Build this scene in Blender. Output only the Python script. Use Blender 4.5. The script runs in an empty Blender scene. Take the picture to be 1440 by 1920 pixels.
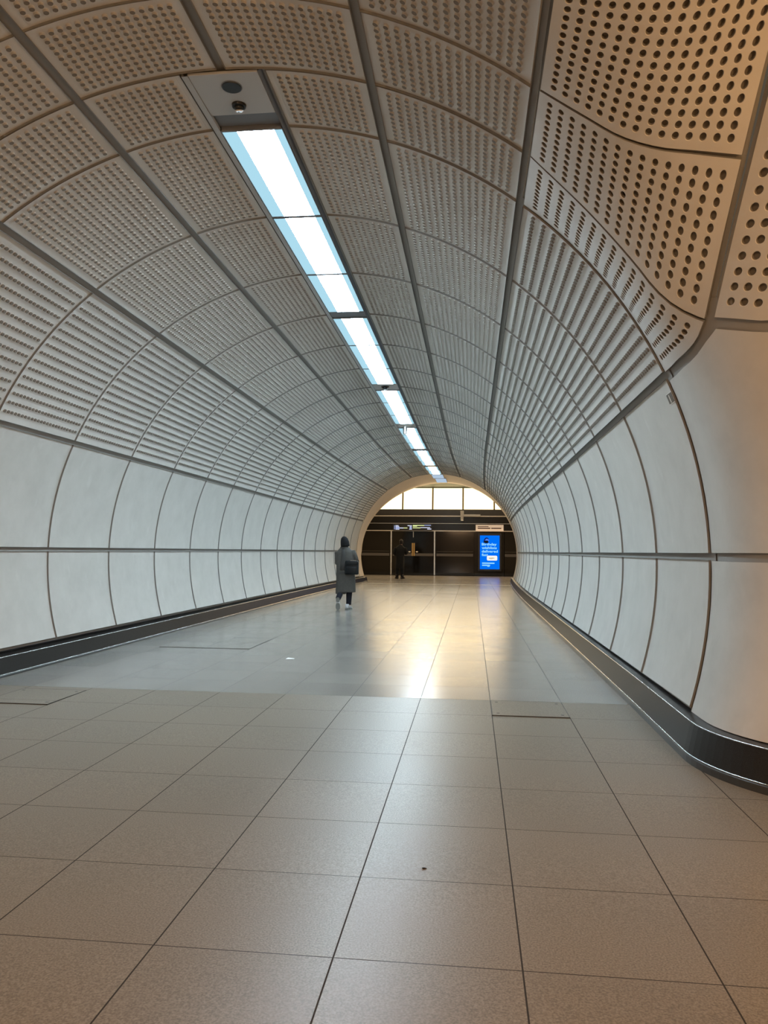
import bpy, bmesh, math, random
import numpy as np
from mathutils import Vector, Matrix
random.seed(4)
SC = bpy.context.scene
COL = SC.collection
PI = math.pi
def rad(d): return d*PI/180.0

# ------------------------------------------------------------------ camera
F_PX = 1442.0
RM = np.array([[0.9935309, 0.11316949, 0.00943477],
               [-0.00362499, -0.05143325, 0.99866986],
               [-0.11350422, 0.99224356, 0.05069028]])
CAM_Z = 1.276
cam = bpy.data.cameras.new('camera')
cam.sensor_fit = 'VERTICAL'; cam.sensor_height = 24.0; cam.lens = 24.0*F_PX/1920.0
cam.clip_start = 0.05; cam.clip_end = 300
co = bpy.data.objects.new('camera', cam); COL.objects.link(co)
m = Matrix.Identity(4)
for i in range(3):
    m[i][0] = RM[0][i]; m[i][1] = RM[1][i]; m[i][2] = -RM[2][i]
m[2][3] = CAM_Z
co.matrix_world = m
SC.camera = co

def at(px, py, Y):
    """place in the hall at distance Y along it, seen at this spot of the picture"""
    d = np.array([(px-720)/F_PX, -(py-960)/F_PX, 1.0]) @ RM
    d = d*(Y/d[1]); d[2] += CAM_Z
    return Vector(d)

# ------------------------------------------------------------------ tunnel geometry
CX, ZC, R = -1.633, 1.1805, 3.228
S_RING, Y0 = 1.5, 8.381
def ringY(n): return Y0+S_RING*n
Y_A2, Y_A3, Y_A4, Y_A5 = ringY(-2), 4.706, 4.03, 3.36
Y_LAST = ringY(15)
CCX, CCY = 2.395, 5.1                       # centre of the rounded corner in plan
PH_BOT, PH_DADO, PH3, PH2, PH1 = -17.1, 1.4, 24.0, 52.5, 72.2
PH_L = 85.4
def bend(y):
    y = np.asarray(y, float)
    return np.where(y > 18, .22*((y-18)/13.5)**2, 0.0)
def bend1(y): return float(bend(y))
def circ(ph, y, dr=0.0):
    """point on the tunnel lining: angle in degrees from the horizontal on the passage's east side"""
    ph = np.radians(ph)
    return np.stack([CX+(R+dr)*np.cos(ph)+bend(y), y+0*ph, ZC+(R+dr)*np.sin(ph)], -1)

# ------------------------------------------------------------------ materials
def new_mat(name):
    mt = bpy.data.materials.new(name); mt.use_nodes = True
    nt = mt.node_tree; b = nt.nodes['Principled BSDF']
    return mt, nt, b
def mat(name, col, rough=.6, metal=0.0, noise=0.0, nscale=8.0, bump=0.0, bscale=60.0, spec=None, emis=None, estr=0.0, coat=0.0):
    mt, nt, b = new_mat(name)
    c = (col[0], col[1], col[2], 1)
    b.inputs['Base Color'].default_value = c
    b.inputs['Roughness'].default_value = rough
    b.inputs['Metallic'].default_value = metal
    if spec is not None: b.inputs['Specular IOR Level'].default_value = spec
    if coat: b.inputs['Coat Weight'].default_value = coat
    if emis:
        b.inputs['Emission Color'].default_value = (*emis, 1); b.inputs['Emission Strength'].default_value = estr
    if noise or bump:
        tc = nt.nodes.new('ShaderNodeTexCoord')
    if noise:
        n = nt.nodes.new('ShaderNodeTexNoise'); n.inputs['Scale'].default_value = nscale
        n.inputs['Detail'].default_value = 5; n.inputs['Roughness'].default_value = .6
        nt.links.new(tc.outputs['Object'], n.inputs['Vector'])
        rp = nt.nodes.new('ShaderNodeValToRGB')
        rp.color_ramp.elements[0].position = .3; rp.color_ramp.elements[1].position = .72
        rp.color_ramp.elements[0].color = tuple(max(0, v*(1-noise)) for v in col)+(1,)
        rp.color_ramp.elements[1].color = tuple(min(1, v*(1+noise)) for v in col)+(1,)
        nt.links.new(n.outputs['Fac'], rp.inputs['Fac']); nt.links.new(rp.outputs['Color'], b.inputs['Base Color'])
    if bump:
        n2 = nt.nodes.new('ShaderNodeTexNoise'); n2.inputs['Scale'].default_value = bscale; n2.inputs['Detail'].default_value = 4
        nt.links.new(tc.outputs['Object'], n2.inputs['Vector'])
        bp = nt.nodes.new('ShaderNodeBump'); bp.inputs['Strength'].default_value = bump; bp.inputs['Distance'].default_value = .01
        nt.links.new(n2.outputs['Fac'], bp.inputs['Height']); nt.links.new(bp.outputs['Normal'], b.inputs['Normal'])
    return mt
def emit(name, col, strength):
    mt = bpy.data.materials.new(name); mt.use_nodes = True
    nt = mt.node_tree; nt.nodes.clear()
    o = nt.nodes.new('ShaderNodeOutputMaterial'); e = nt.nodes.new('ShaderNodeEmission')
    e.inputs['Color'].default_value = (*col, 1); e.inputs['Strength'].default_value = strength
    nt.links.new(e.outputs[0], o.inputs[0])
    return mt

M = {}
M['panel'] = mat('cast_panel', (.68, .66, .625), .62, noise=.06, nscale=2.5, bump=.06, bscale=180)
M['reveal'] = mat('cream_arch_reveal', (.84, .72, .58), .5, noise=.04, nscale=2.5)  # wall colour paled and warmed to stand for platform light on the arch
M['hole'] = mat('hole_backing', (.21, .185, .155), .9)  # acoustic backing, its colour darkened for the shade inside the holes
M['darkhole'] = mat('empty_hole', (.004, .004, .004), .9)
M['shell'] = mat('joint_channel', (.34, .33, .31), .7)
M['edge'] = mat('joint_filler', (.24, .235, .22), .8)  # panel sides, coloured dark to stand for shade in the gaps
M['bore_pale'] = mat('pale_hole_bore', (.56, .54, .50), .8)  # bore walls of the ceiling holes, catching light painted into the colour
M['bore'] = mat('hole_bore', (.26, .24, .21), .9)  # same bore walls elsewhere, with the shade inside painted in
M['granite'] = mat('polished_black_granite', (.020, .019, .018), .32, noise=.5, nscale=220, spec=.28)
M['granite_toe'] = mat('honed_toe_stone', (.05, .052, .053), .35)
M['steel'] = mat('polished_steel', (.75, .74, .72), .18, metal=1.0)
M['satin'] = mat('satin_aluminium', (.62, .62, .61), .38, metal=.85)
M['tray'] = mat('painted_light_tray', (.50, .52, .54), .45)
M['traydark'] = mat('grey_blanking_plate', (.20, .22, .25), .5)
M['black'] = mat('black_plastic', (.012, .012, .013), .35)
M['lens'] = mat('smoked_dome', (.02, .025, .03), .06)
M['whiteplastic'] = mat('white_plastic', (.78, .76, .73), .4)
M['light'] = emit('cold_white_diffuser', (.68, .87, 1.0), 42.0)
M['light_warm'] = emit('warm_white_diffuser', (1.0, .84, .56), 13.0)
M['wing'] = emit('pale_blue_diffuser_edge', (.42, .72, .86), 1.0)
M['dimlight'] = emit('dim_bluish_diffuser', (.55, .70, .88), .8)
M['warm'] = emit('warm_backlit_panel', (1.0, .80, .40), 3.0)
M['soffit'] = mat('dark_grey_soffit', (.055, .052, .047), .55)
M['header'] = mat('bronze_header', (.022, .018, .014), .3, noise=.15, nscale=3)
M['headerlow'] = mat('dark_header_band', (.007, .007, .006), .25, spec=.3)
M['glass'] = mat('black_door_glass', (.004, .0036, .003), .09, spec=.35)
M['band'] = mat('frosted_band', (.085, .075, .066), .5)
M['rail'] = mat('bright_rail', (.85, .78, .68), .3, metal=.3)
M['gold'] = mat('ochre_strip', (.42, .26, .08), .5)
M['blue'] = emit('blue_screen', (.0, .165, .93), 1.0)
M['adwhite'] = emit('screen_pale_blue_lettering', (.36, .80, 1.0), 1.0)
M['adcard'] = emit('screen_white', (.95, .93, .90), 1.0)
M['adcream'] = emit('screen_cream', (.62, .52, .36), 1.0)
M['adskin'] = emit('screen_lilac', (.10, .22, .80), 1.0)
M['adnavy'] = emit('screen_navy', (.004, .02, .18), 1.0)
M['addark'] = emit('screen_black', (.008, .009, .012), 1.0)
M['ledw'] = emit('board_white', (.75, .80, 1.0), 1.0)
M['ledb'] = emit('board_lilac', (.34, .40, .68), 1.0)
M['ledy'] = emit('board_lime', (.72, .80, .36), 1.0)
M['sign'] = mat('cream_sign', (.90, .75, .60), .5, emis=(.80, .58, .42), estr=.45)  # glow added to the face to offset the dimmer platform light
M['lightframe'] = mat('bronze_light_frame', (.40, .28, .13), .5)
M['signtext'] = mat('maroon_lettering', (.14, .075, .06), .6)
M['paper'] = mat('white_paper', (.85, .86, .86), .7)
M['cover'] = mat('cover_stone', (.235, .222, .20), .3, noise=.12, nscale=300)
M['coverframe'] = mat('cover_edge', (.05, .047, .042), .4)
# people
M['skin'] = mat('skin', (.42, .26, .19), .55)
M['coat'] = mat('grey_wool', (.085, .08, .072), .9, noise=.12, nscale=30, bump=.15, bscale=300)
M['scarf'] = mat('dark_grey_knit', (.055, .053, .05), .95, bump=.3, bscale=120)
M['hat'] = mat('black_knit', (.006, .006, .007), .95, bump=.3, bscale=150)
M['trousers'] = mat('navy_cloth', (.010, .013, .024), .85)
M['shoe'] = mat('white_leather', (.72, .74, .77), .5)
M['sole'] = mat('grey_rubber', (.24, .25, .24), .7)
M['bag'] = mat('black_leather', (.006, .009, .011), .42, spec=.3)
M['dark'] = mat('black_wool', (.004, .004, .004), .9)
M['bootleather'] = mat('dark_brown_leather', (.015, .008, .006), .5)
M['hair'] = mat('dark_hair', (.012, .009, .008), .7)

# wall panels with faint cloudy staining towards the foot
def wall_mat():
    mt, nt, b = new_mat('cast_wall_panel')
    b.inputs['Roughness'].default_value = .5
    tc = nt.nodes.new('ShaderNodeTexCoord'); geo = nt.nodes.new('ShaderNodeNewGeometry')
    n = nt.nodes.new('ShaderNodeTexNoise'); n.inputs['Scale'].default_value = 3.2; n.inputs['Detail'].default_value = 6
    n.inputs['Roughness'].default_value = .62
    nt.links.new(geo.outputs['Position'], n.inputs['Vector'])
    rp = nt.nodes.new('ShaderNodeValToRGB'); e = rp.color_ramp.elements
    e[0].position = .28; e[0].color = (.575, .562, .528, 1); e[1].position = .74; e[1].color = (.665, .65, .615, 1)
    x = rp.color_ramp.elements.new(.5); x.color = (.62, .606, .57, 1)
    nt.links.new(n.outputs['Fac'], rp.inputs['Fac'])
    # pale scuffs
    n2 = nt.nodes.new('ShaderNodeTexNoise'); n2.inputs['Scale'].default_value = 5.5; n2.inputs['Detail'].default_value = 8
    mp = nt.nodes.new('ShaderNodeMapping'); mp.inputs['Scale'].default_value = (1, 1, .55); mp.inputs['Location'].default_value = (3, 7, 1)
    nt.links.new(geo.outputs['Position'], mp.inputs['Vector']); nt.links.new(mp.outputs[0], n2.inputs['Vector'])
    r2 = nt.nodes.new('ShaderNodeValToRGB'); r2.color_ramp.elements[0].position = .62; r2.color_ramp.elements[1].position = .78
    nt.links.new(n2.outputs['Fac'], r2.inputs['Fac'])
    ml = nt.nodes.new('ShaderNodeMath'); ml.operation = 'MULTIPLY'; ml.inputs[1].default_value = .5
    nt.links.new(r2.outputs['Color'], ml.inputs[0])
    mx = nt.nodes.new('ShaderNodeMixRGB'); mx.inputs[2].default_value = (.74, .73, .70, 1)
    nt.links.new(ml.outputs[0], mx.inputs[0]); nt.links.new(rp.outputs['Color'], mx.inputs[1])
    nt.links.new(mx.outputs[0], b.inputs['Base Color'])
    return mt
M['wall'] = wall_mat()

def floor_mat(name, rough, c0, c1):
    mt, nt, b = new_mat(name)
    geo = nt.nodes.new('ShaderNodeNewGeometry')
    sep = nt.nodes.new('ShaderNodeSeparateXYZ'); nt.links.new(geo.outputs['Position'], sep.inputs[0])
    def math_(op, a, bb=None, c=None):
        nd = nt.nodes.new('ShaderNodeMath'); nd.operation = op
        for i, v in enumerate((a, bb, c)):
            if v is None: continue
            if isinstance(v, (int, float)): nd.inputs[i].default_value = v
            else: nt.links.new(v, nd.inputs[i])
        return nd.outputs[0]
    TX, TY, OX, OY, HW = .6, .608, -.437, 2.502, .0028
    u = math_('DIVIDE', math_('SUBTRACT', sep.outputs[0], OX), TX)
    v = math_('DIVIDE', math_('SUBTRACT', sep.outputs[1], OY), TY)
    fu = math_('ABSOLUTE', math_('SUBTRACT', math_('FRACT', math_('ADD', u, .5)), .5))
    fv = math_('ABSOLUTE', math_('SUBTRACT', math_('FRACT', math_('ADD', v, .5)), .5))
    gu = math_('LESS_THAN', fu, HW/TX); gv = math_('LESS_THAN', fv, HW*.75/TY)
    g = math_('MAXIMUM', gu, gv)
    # tile tone
    cmb = nt.nodes.new('ShaderNodeCombineXYZ')
    nt.links.new(math_('FLOOR', u), cmb.inputs[0]); nt.links.new(math_('FLOOR', v), cmb.inputs[1])
    wn = nt.nodes.new('ShaderNodeTexWhiteNoise'); wn.noise_dimensions = '3D'; nt.links.new(cmb.outputs[0], wn.inputs['Vector'])
    n = nt.nodes.new('ShaderNodeTexNoise'); n.inputs['Scale'].default_value = 150; n.inputs['Detail'].default_value = 4
    nt.links.new(geo.outputs['Position'], n.inputs['Vector'])
    n3 = nt.nodes.new('ShaderNodeTexNoise'); n3.inputs['Scale'].default_value = 1.3; n3.inputs['Detail'].default_value = 5
    nt.links.new(geo.outputs['Position'], n3.inputs['Vector'])
    rp = nt.nodes.new('ShaderNodeValToRGB')
    rp.color_ramp.elements[0].position = .34; rp.color_ramp.elements[0].color = (*c0, 1)
    rp.color_ramp.elements[1].position = .68; rp.color_ramp.elements[1].color = (*c1, 1)
    nt.links.new(n.outputs['Fac'], rp.inputs['Fac'])
    hs = nt.nodes.new('ShaderNodeHueSaturation')
    val = math_('ADD', math_('MULTIPLY', wn.outputs['Value'], .10), math_('ADD', math_('MULTIPLY', n3.outputs['Fac'], .22), .84))
    nt.links.new(val, hs.inputs['Value']); nt.links.new(rp.outputs['Color'], hs.inputs['Color'])
    mx = nt.nodes.new('ShaderNodeMixRGB'); mx.inputs[2].default_value = (.028, .024, .02, 1)
    nt.links.new(g, mx.inputs[0]); nt.links.new(hs.outputs[0], mx.inputs[1])
    nt.links.new(mx.outputs[0], b.inputs['Base Color'])
    r = math_('ADD', math_('MULTIPLY', wn.outputs['Value'], .02), math_('ADD', math_('MULTIPLY', n3.outputs['Fac'], .05), rough-.04))
    r2 = math_('ADD', r, math_('MULTIPLY', g, .5))
    nt.links.new(r2, b.inputs['Roughness'])
    bp = nt.nodes.new('ShaderNodeBump'); bp.inputs['Strength'].default_value = .12; bp.inputs['Distance'].default_value = .002
    hgt = math_('SUBTRACT', n.outputs['Fac'], math_('MULTIPLY', g, 3.0))
    nt.links.new(hgt, bp.inputs['Height']); nt.links.new(bp.outputs['Normal'], b.inputs['Normal'])
    return mt
M['floor'] = floor_mat('polished_terrazzo_tiles', .215, (.20, .186, .165), (.31, .293, .265))
M['floor_near'] = floor_mat('worn_terrazzo_tiles', .37, (.155, .127, .092), (.31, .262, .198))

# ------------------------------------------------------------------ object helpers
def obj(name, me, parent=None, loc=None):
    o = bpy.data.objects.new(name, me); COL.objects.link(o)
    if parent is not None: o.parent = parent
    if loc is not None: o.location = loc
    return o
def mesh(name, verts, faces, mats, midx=None, smooth=None):
    me = bpy.data.meshes.new(name)
    me.from_pydata([tuple(map(float, v)) for v in verts], [], [tuple(map(int, f)) for f in faces])
    for k in (mats if isinstance(mats, (list, tuple)) else [mats]): me.materials.append(M[k])
    if midx is not None: me.polygons.foreach_set('material_index', np.asarray(midx, dtype=np.int32))
    if smooth is True: me.polygons.foreach_set('use_smooth', np.ones(len(faces), bool))
    elif smooth is not None and smooth is not False: me.polygons.foreach_set('use_smooth', np.asarray(smooth, bool))
    me.update()
    return me
def empty(name, loc, rz=0.0):
    o = bpy.data.objects.new(name, None); COL.objects.link(o); o.location = loc; o.rotation_euler = (0, 0, rz)
    o.empty_display_size = .1
    return o
def tag(o, label=None, cat=None, group=None, kind=None):
    if label: o['label'] = label
    if cat: o['category'] = cat
    if group: o['group'] = group
    if kind: o['kind'] = kind
    return o
def bmobj(name, bm, mk, parent=None, smooth=False):
    me = bpy.data.meshes.new(name)
    bmesh.ops.recalc_face_normals(bm, faces=bm.faces)
    bm.to_mesh(me); bm.free()
    for k in (mk if isinstance(mk, (list, tuple)) else [mk]): me.materials.append(M[k])
    if smooth: me.polygons.foreach_set('use_smooth', np.ones(len(me.polygons), bool))
    return obj(name, me, parent)
def box(bm, x0, x1, y0, y1, z0, z1, bev=0.0):
    mtx = Matrix.Translation(((x0+x1)/2, (y0+y1)/2, (z0+z1)/2)) @ Matrix.Diagonal((abs(x1-x0), abs(y1-y0), abs(z1-z0), 1))
    r = bmesh.ops.create_cube(bm, size=1.0, matrix=mtx)
    if bev:
        es = list({e for v in r['verts'] for e in v.link_edges})
        bmesh.ops.bevel(bm, geom=es, offset=bev, segments=2, affect='EDGES', profile=.6)
def boxobj(name, b, mk, parent=None, bev=0.0, smooth=False):
    bm = bmesh.new(); box(bm, *b, bev=bev); return bmobj(name, bm, mk, parent, smooth)
def cyl(bm, p0, p1, r0, r1=None, seg=20):
    p0 = Vector(p0); p1 = Vector(p1); d = p1-p0
    q = Vector((0, 0, 1)).rotation_difference(d.normalized()).to_matrix().to_4x4()
    bmesh.ops.create_cone(bm, cap_ends=True, segments=seg, radius1=r0, radius2=r0 if r1 is None else r1, depth=d.length,
                          matrix=Matrix.Translation((p0+p1)/2) @ q)
def ball(bm, c, r, s=(1, 1, 1), u=18, v=12):
    bmesh.ops.create_uvsphere(bm, u_segments=u, v_segments=v, radius=r, matrix=Matrix.Translation(c) @ Matrix.Diagonal((*s, 1)))

# ------------------------------------------------------------------ lining panels with real recessed holes
def panel_mesh(name, S, Lu, Lv, nu=0, nv=0, hr=.0158, mu=.06, mv=.06, depth=.0225, thick=.020, seg=12, matk='panel', plain=(6, 6), dark=None, bore='bore'):
    """S(u, v) gives the visible surface (numpy); u in 0..Lu, v in 0..Lv in metres. Holes in an nu x nv grid."""
    if nu:
        us = np.concatenate([[0], np.linspace(mu, Lu-mu, nu+1), [Lu]]); vs = np.concatenate([[0], np.linspace(mv, Lv-mv, nv+1), [Lv]])
    else:
        us = np.linspace(0, Lu, plain[0]+1); vs = np.linspace(0, Lv, plain[1]+1)
    def P(u, v): return S(np.asarray(u, float), np.asarray(v, float))
    def N(u, v):
        e = 1e-3
        u = np.asarray(u, float); v = np.asarray(v, float)
        du = P(np.minimum(u+e, Lu), v)-P(np.maximum(u-e, 0), v); dv = P(u, np.minimum(v+e, Lv))-P(u, np.maximum(v-e, 0))
        n = np.cross(du, dv); return n/np.linalg.norm(n, axis=-1, keepdims=True)
    # outward = away from the passage (towards the rock); sign chosen against the tunnel axis
    U, V = np.meshgrid(us, vs, indexing='ij'); U = U.ravel(); V = V.ravel()
    pts = P(U, V)
    sgn = SGN
    nvv = len(vs)
    verts = [pts]; cnt = len(pts); faces = []; mi = []; sm = []
    def gid(i, j): return i*nvv+j
    tris = []
    for i in range(len(us)-1):
        for j in range(len(vs)-1):
            if nu and 1 <= i <= nu and 1 <= j <= nv: continue
            faces.append((gid(i, j), gid(i+1, j), gid(i+1, j+1), gid(i, j+1))); mi.append(0); sm.append(True)
    if nu:
        ang = np.arange(seg)*2*PI/seg
        q = seg//4
        ii, jj = np.meshgrid(np.arange(1, nu+1), np.arange(1, nv+1), indexing='ij'); ii = ii.ravel(); jj = jj.ravel()
        cu = (us[ii]+us[ii+1])/2; cv = (vs[jj]+vs[jj+1])/2
        hc = hr+.0028
        rim0 = P((cu[:, None]+hc*np.cos(ang)[None]).ravel(), (cv[:, None]+hc*np.sin(ang)[None]).ravel())
        rim = P((cu[:, None]+hr*np.cos(ang)[None]).ravel(), (cv[:, None]+hr*np.sin(ang)[None]).ravel())
        nrm = np.repeat(N(cu, cv), seg, 0)*sgn
        b0 = cnt; verts.append(rim0); cnt += len(rim)           # rim for the face
        rim = rim+nrm*.003
        c0_ = cnt; verts.append(rim0.copy()); cnt += len(rim)   # chamfer
        c1_ = cnt; verts.append(rim.copy()); cnt += len(rim)
        b1 = cnt; verts.append(rim.copy()); cnt += len(rim)     # rim for the bore
        b2 = cnt; verts.append(rim+nrm*(depth-.003)); cnt += len(rim)
        for k in range(len(ii)):
            i, j = int(ii[k]), int(jj[k]); o0, o1, o2 = b0+k*seg, b1+k*seg, b2+k*seg
            cor = [gid(i+1, j+1), gid(i, j+1), gid(i, j), gid(i+1, j)]     # 45, 135, 225, 315 deg
            for c in range(4):
                for t in range(q):
                    faces.append((cor[c], o0+(c*q+t+1) % seg, o0+c*q+t)); mi.append(0); sm.append(True)
                faces.append((cor[c-1], cor[c], o0+c*q)); mi.append(0); sm.append(True)
            for t in range(seg):
                t2 = (t+1) % seg
                faces.append((o1+t, o1+t2, o2+t2, o2+t)); mi.append(4); sm.append(False)
                faces.append((c0_+k*seg+t, c0_+k*seg+t2, c1_+k*seg+t2, c1_+k*seg+t)); mi.append(0); sm.append(False)
            faces.append(tuple(o2+t for t in range(seg))); mi.append(2 if (dark and (i, j) == dark) else 1); sm.append(False)
    # edges
    nus = len(us)
    loop = [gid(i, 0) for i in range(nus)]+[gid(nus-1, j) for j in range(1, nvv)]+[gid(i, nvv-1) for i in range(nus-2, -1, -1)]+[gid(0, j) for j in range(nvv-2, 0, -1)]
    nl = N(U[loop], V[loop])*sgn
    e0 = cnt; verts.append(pts[loop]); cnt += len(loop)
    e1 = cnt; verts.append(pts[loop]+nl*thick); cnt += len(loop)
    L = len(loop)
    for t in range(L):
        faces.append((e0+t, e0+(t+1) % L, e1+(t+1) % L, e1+t)); mi.append(3); sm.append(False)
    return mesh(name, np.concatenate(verts), faces, [matk, 'hole', 'darkhole', 'edge', bore], mi, sm)

SGN = 1.0
def ring_S(ph0, ph1, y0, y1, inset_u, inset_v):
    """straight lining piece in local coordinates (x about the tunnel axis): u along the arc ph0->ph1, v along y"""
    a0 = ph0+math.degrees(inset_u/R); a1 = ph1-math.degrees(inset_u/R)
    Lu = rad(a1-a0)*R; Lv = (y1-y0)-2*inset_v
    def S(u, v):
        ph = np.radians(a0)+u/R
        return np.stack([R*np.cos(ph), y0+inset_v+v, ZC+R*np.sin(ph)], -1)
    return S, Lu, Lv
GAP_J, GAP_R = .030, .0055

# parents: the shells behind the panels
def shell(name, ph0, ph1, y0, y1, dr=.0175):
    phs = np.linspace(ph0, ph1, max(4, int(abs(ph1-ph0)/3))); ys = np.linspace(y0, y1, 24)
    v = np.concatenate([circ(phs, y, dr) for y in ys]); n = len(phs); f = []
    for j in range(len(ys)-1):
        for i in range(n-1): f.append((j*n+i, j*n+i+1, (j+1)*n+i+1, (j+1)*n+i))
    o = obj(name, mesh(name, v, f, 'shell', smooth=True)); tag(o, kind='structure'); return o
Y_BACK = -2.64
wall_left = shell('wall_left', 180-PH2, 180-PH_BOT, Y_BACK, Y_LAST)
ceiling = shell('ceiling', PH2, 180-PH2, Y_BACK, Y_LAST)
wall_right = shell('wall_right', PH_BOT, PH2, Y_A2-.05, Y_LAST)

def place(me, name, yr, parent, Lr=S_RING):
    o = obj(name, me, parent)
    db = (bend1(yr+Lr)-bend1(yr))/Lr
    o.location = (CX+bend1(yr), yr, 0); o.rotation_euler = (0, 0, -math.atan(db))
    return o
# kinds of panel, one mesh each, copied ring after ring
KINDS = []   # (name, ph0, ph1, nu, holes?, parent)
def pm(nm, ph0, ph1, L, nu, nv, matk='panel'):
    S, Lu, Lv = ring_S(ph0, ph1, 0, L, GAP_J if nu else .024, GAP_R)
    up_ = ph0 >= PH2 and ph1 <= 180-PH2
    return panel_mesh(nm, S, Lu, Lv, nu, nv, mu=.05, mv=.045, matk=matk, plain=(12, 2), depth=.0158, thick=.0145, bore='bore_pale' if up_ else 'bore')
full = {
 'hl': (pm('perforated_panel', 180-PH2, 180-PH3, S_RING, 15, 24), 'perforated_panel', wall_left),
 'ul': (pm('perforated_panel', 180-PH1, 180-PH2, S_RING, 15, 24), 'perforated_panel', ceiling),
 'cl': (pm('perforated_panel', 180-PH_L, 180-PH1, S_RING, 10, 24), 'perforated_panel', ceiling),
 'cr': (pm('perforated_panel', PH1, PH_L, S_RING, 10, 24), 'perforated_panel', ceiling),
 'ur': (pm('perforated_panel', PH2, PH1, S_RING, 15, 24), 'perforated_panel', ceiling),
 'hr': (pm('perforated_panel', PH3, PH2, S_RING, 15, 24), 'perforated_panel', wall_right),
 'wl': (pm('wall_panel', 180-PH3, 180-PH_DADO, S_RING, 0, 0, 'wall'), 'wall_panel', wall_left),
 'bl': (pm('wall_panel', 180-PH_DADO, 180-PH_BOT, S_RING, 0, 0, 'wall'), 'wall_panel', wall_left),
 'wr': (pm('wall_panel', PH_DADO, PH3, S_RING, 0, 0, 'wall'), 'wall_panel', wall_right),
 'br': (pm('wall_panel', PH_BOT, PH_DADO, S_RING, 0, 0, 'wall'), 'wall_panel', wall_right),
}
for n in range(-2, 15):
    for k, (me, nm, par) in full.items(): place(me, nm, ringY(n), par)
half = {
 'hl': (pm('perforated_panel', 180-PH2, 180-PH3, .675, 15, 11), 'perforated_panel', wall_left),
 'ul': (pm('perforated_panel', 180-PH1, 180-PH2, .675, 15, 11), 'perforated_panel', ceiling),
 'ur': (pm('perforated_panel', PH2, PH1, .675, 15, 11), 'perforated_panel', ceiling),
 'cl': (pm('perforated_panel', 180-PH_L, 180-PH1, .675, 10, 11), 'perforated_panel', ceiling),
 'cr': (pm('perforated_panel', PH1, PH_L, .675, 10, 11), 'perforated_panel', ceiling),
 'wl': (pm('wall_panel', 180-PH3, 180-PH_DADO, .675, 0, 0, 'wall'), 'wall_panel', wall_left),
 'bl': (pm('wall_panel', 180-PH_DADO, 180-PH_BOT, .675, 0, 0, 'wall'), 'wall_panel', wall_left),
}
crown = {
 'wl2': (pm('perforated_panel', 90, 180-PH1, .675, 15, 11), 'perforated_panel', ceiling),
 'wr2': (pm('perforated_panel', PH1, 90, .675, 15, 11), 'perforated_panel', ceiling),
}
for k, (me, nm, par) in half.items(): place(me, nm, Y_A3, par, .675)
for yy in (Y_A4, Y_A5, Y_A5-.675):
    for k in ('hl', 'ul', 'ur', 'wl', 'bl'):
        me, nm, par = half[k]; place(me, nm, yy, par, .675)
    for k, (me, nm, par) in crown.items(): place(me, nm, yy, par, .675)
YN = Y_A5-.675
for q in range(1, 4):            # on past the viewer
    for k in ('hl', 'ul', 'ur', 'wl', 'bl', 'cl', 'cr'):
        me, nm, par = full[k]; place(me, nm, YN-q*S_RING, par)

# ------------------------------------------------------------------ the rounded corner into the side passage
def x_wall(z): return CX+np.sqrt(np.maximum(R*R-(z-ZC)**2, 0))
RHO = .82
def corner(s, z):
    """point of the lining swept round the corner: s metres along the plan path from the first joint, height z"""
    s = np.asarray(s, float); z = np.asarray(z, float)
    xw = x_wall(z); r = CCX-xw
    s1 = Y_A2-CCY; s2 = s1+RHO*PI/2
    th = np.clip((s-s1)/RHO, 0, PI/2)
    X = np.where(s < s1, xw, np.where(s > s2, CCX+(s-s2), CCX-r*np.cos(th)))
    Y = np.where(s < s1, Y_A2-s, np.where(s > s2, CCY-r, CCY-r*np.sin(th)))
    return np.stack([X, Y, z], -1)
S1 = Y_A2-CCY
S_END = S1+RHO*PI/2+3.4
# height of the joint above the wall panel along the path (path metre, height above camera level)
_js = np.array([0, .18, S1, S1+RHO*rad(10.5), S1+RHO*rad(14.7), S1+RHO*rad(18.4), S1+RHO*rad(22.8), S1+RHO*rad(25.6), S1+RHO*rad(29.5), S1+RHO*rad(34.4), S1+RHO*rad(43.4), S1+RHO*rad(90), S_END])
_jz = np.array([1.211, 1.211, 1.214, 1.226, 1.242, 1.262, 1.302, 1.351, 1.325, 1.295, 1.244, 1.21, 1.21])+CAM_Z
def z_joint(s): return np.interp(s, _js, _jz)
S_V0 = S1+RHO*rad(25.6)
z_dado = ZC+R*math.sin(rad(PH_DADO)); z_bot = ZC+R*math.sin(rad(PH_BOT))
def corner_panel(zlo, zhi, s0, s1):
    Lu, Lv = s1-s0, 1.0
    def S(u, v):
        s = s0+u; a = zlo(s) if callable(zlo) else zlo; b = zhi(s) if callable(zhi) else zhi
        return corner(s, a+(b-a)*v)
    return S, Lu, Lv
SGN = 1.0
def side_of(S, Lu, Lv, ref):
    """+1 if du x dv points away from ref"""
    u, v = np.array([Lu/2]), np.array([Lv/2]); e = 1e-3
    n = np.cross(S(u+e, v)-S(u-e, v), S(u, v+e)-S(u, v-e))[0]
    return 1.0 if np.dot(n, S(u, v)[0]-np.asarray(ref)) > 0 else -1.0
VIEW = (0.3, 2.0, 1.3)
def add_panel(nm, S, Lu, Lv, parent, ref=VIEW, **kw):
    global SGN
    SGN = side_of(S, Lu, Lv, ref)
    me = panel_mesh(nm, S, Lu, Lv, **kw)
    o = obj(nm, me, parent)
    # channel lining behind it
    us = np.linspace(-.04, Lu+.04, 30); vs = np.linspace(-.05, Lv+.05, 16) if Lv > 1.001 or Lv < .999 else np.linspace(-.06, 1.06, 16)
    return o
add_panel('wall_panel', *corner_panel(z_dado+.025, lambda s: z_joint(s)-.035, .012, S_END), wall_right, plain=(60, 10), matk='wall')
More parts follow.
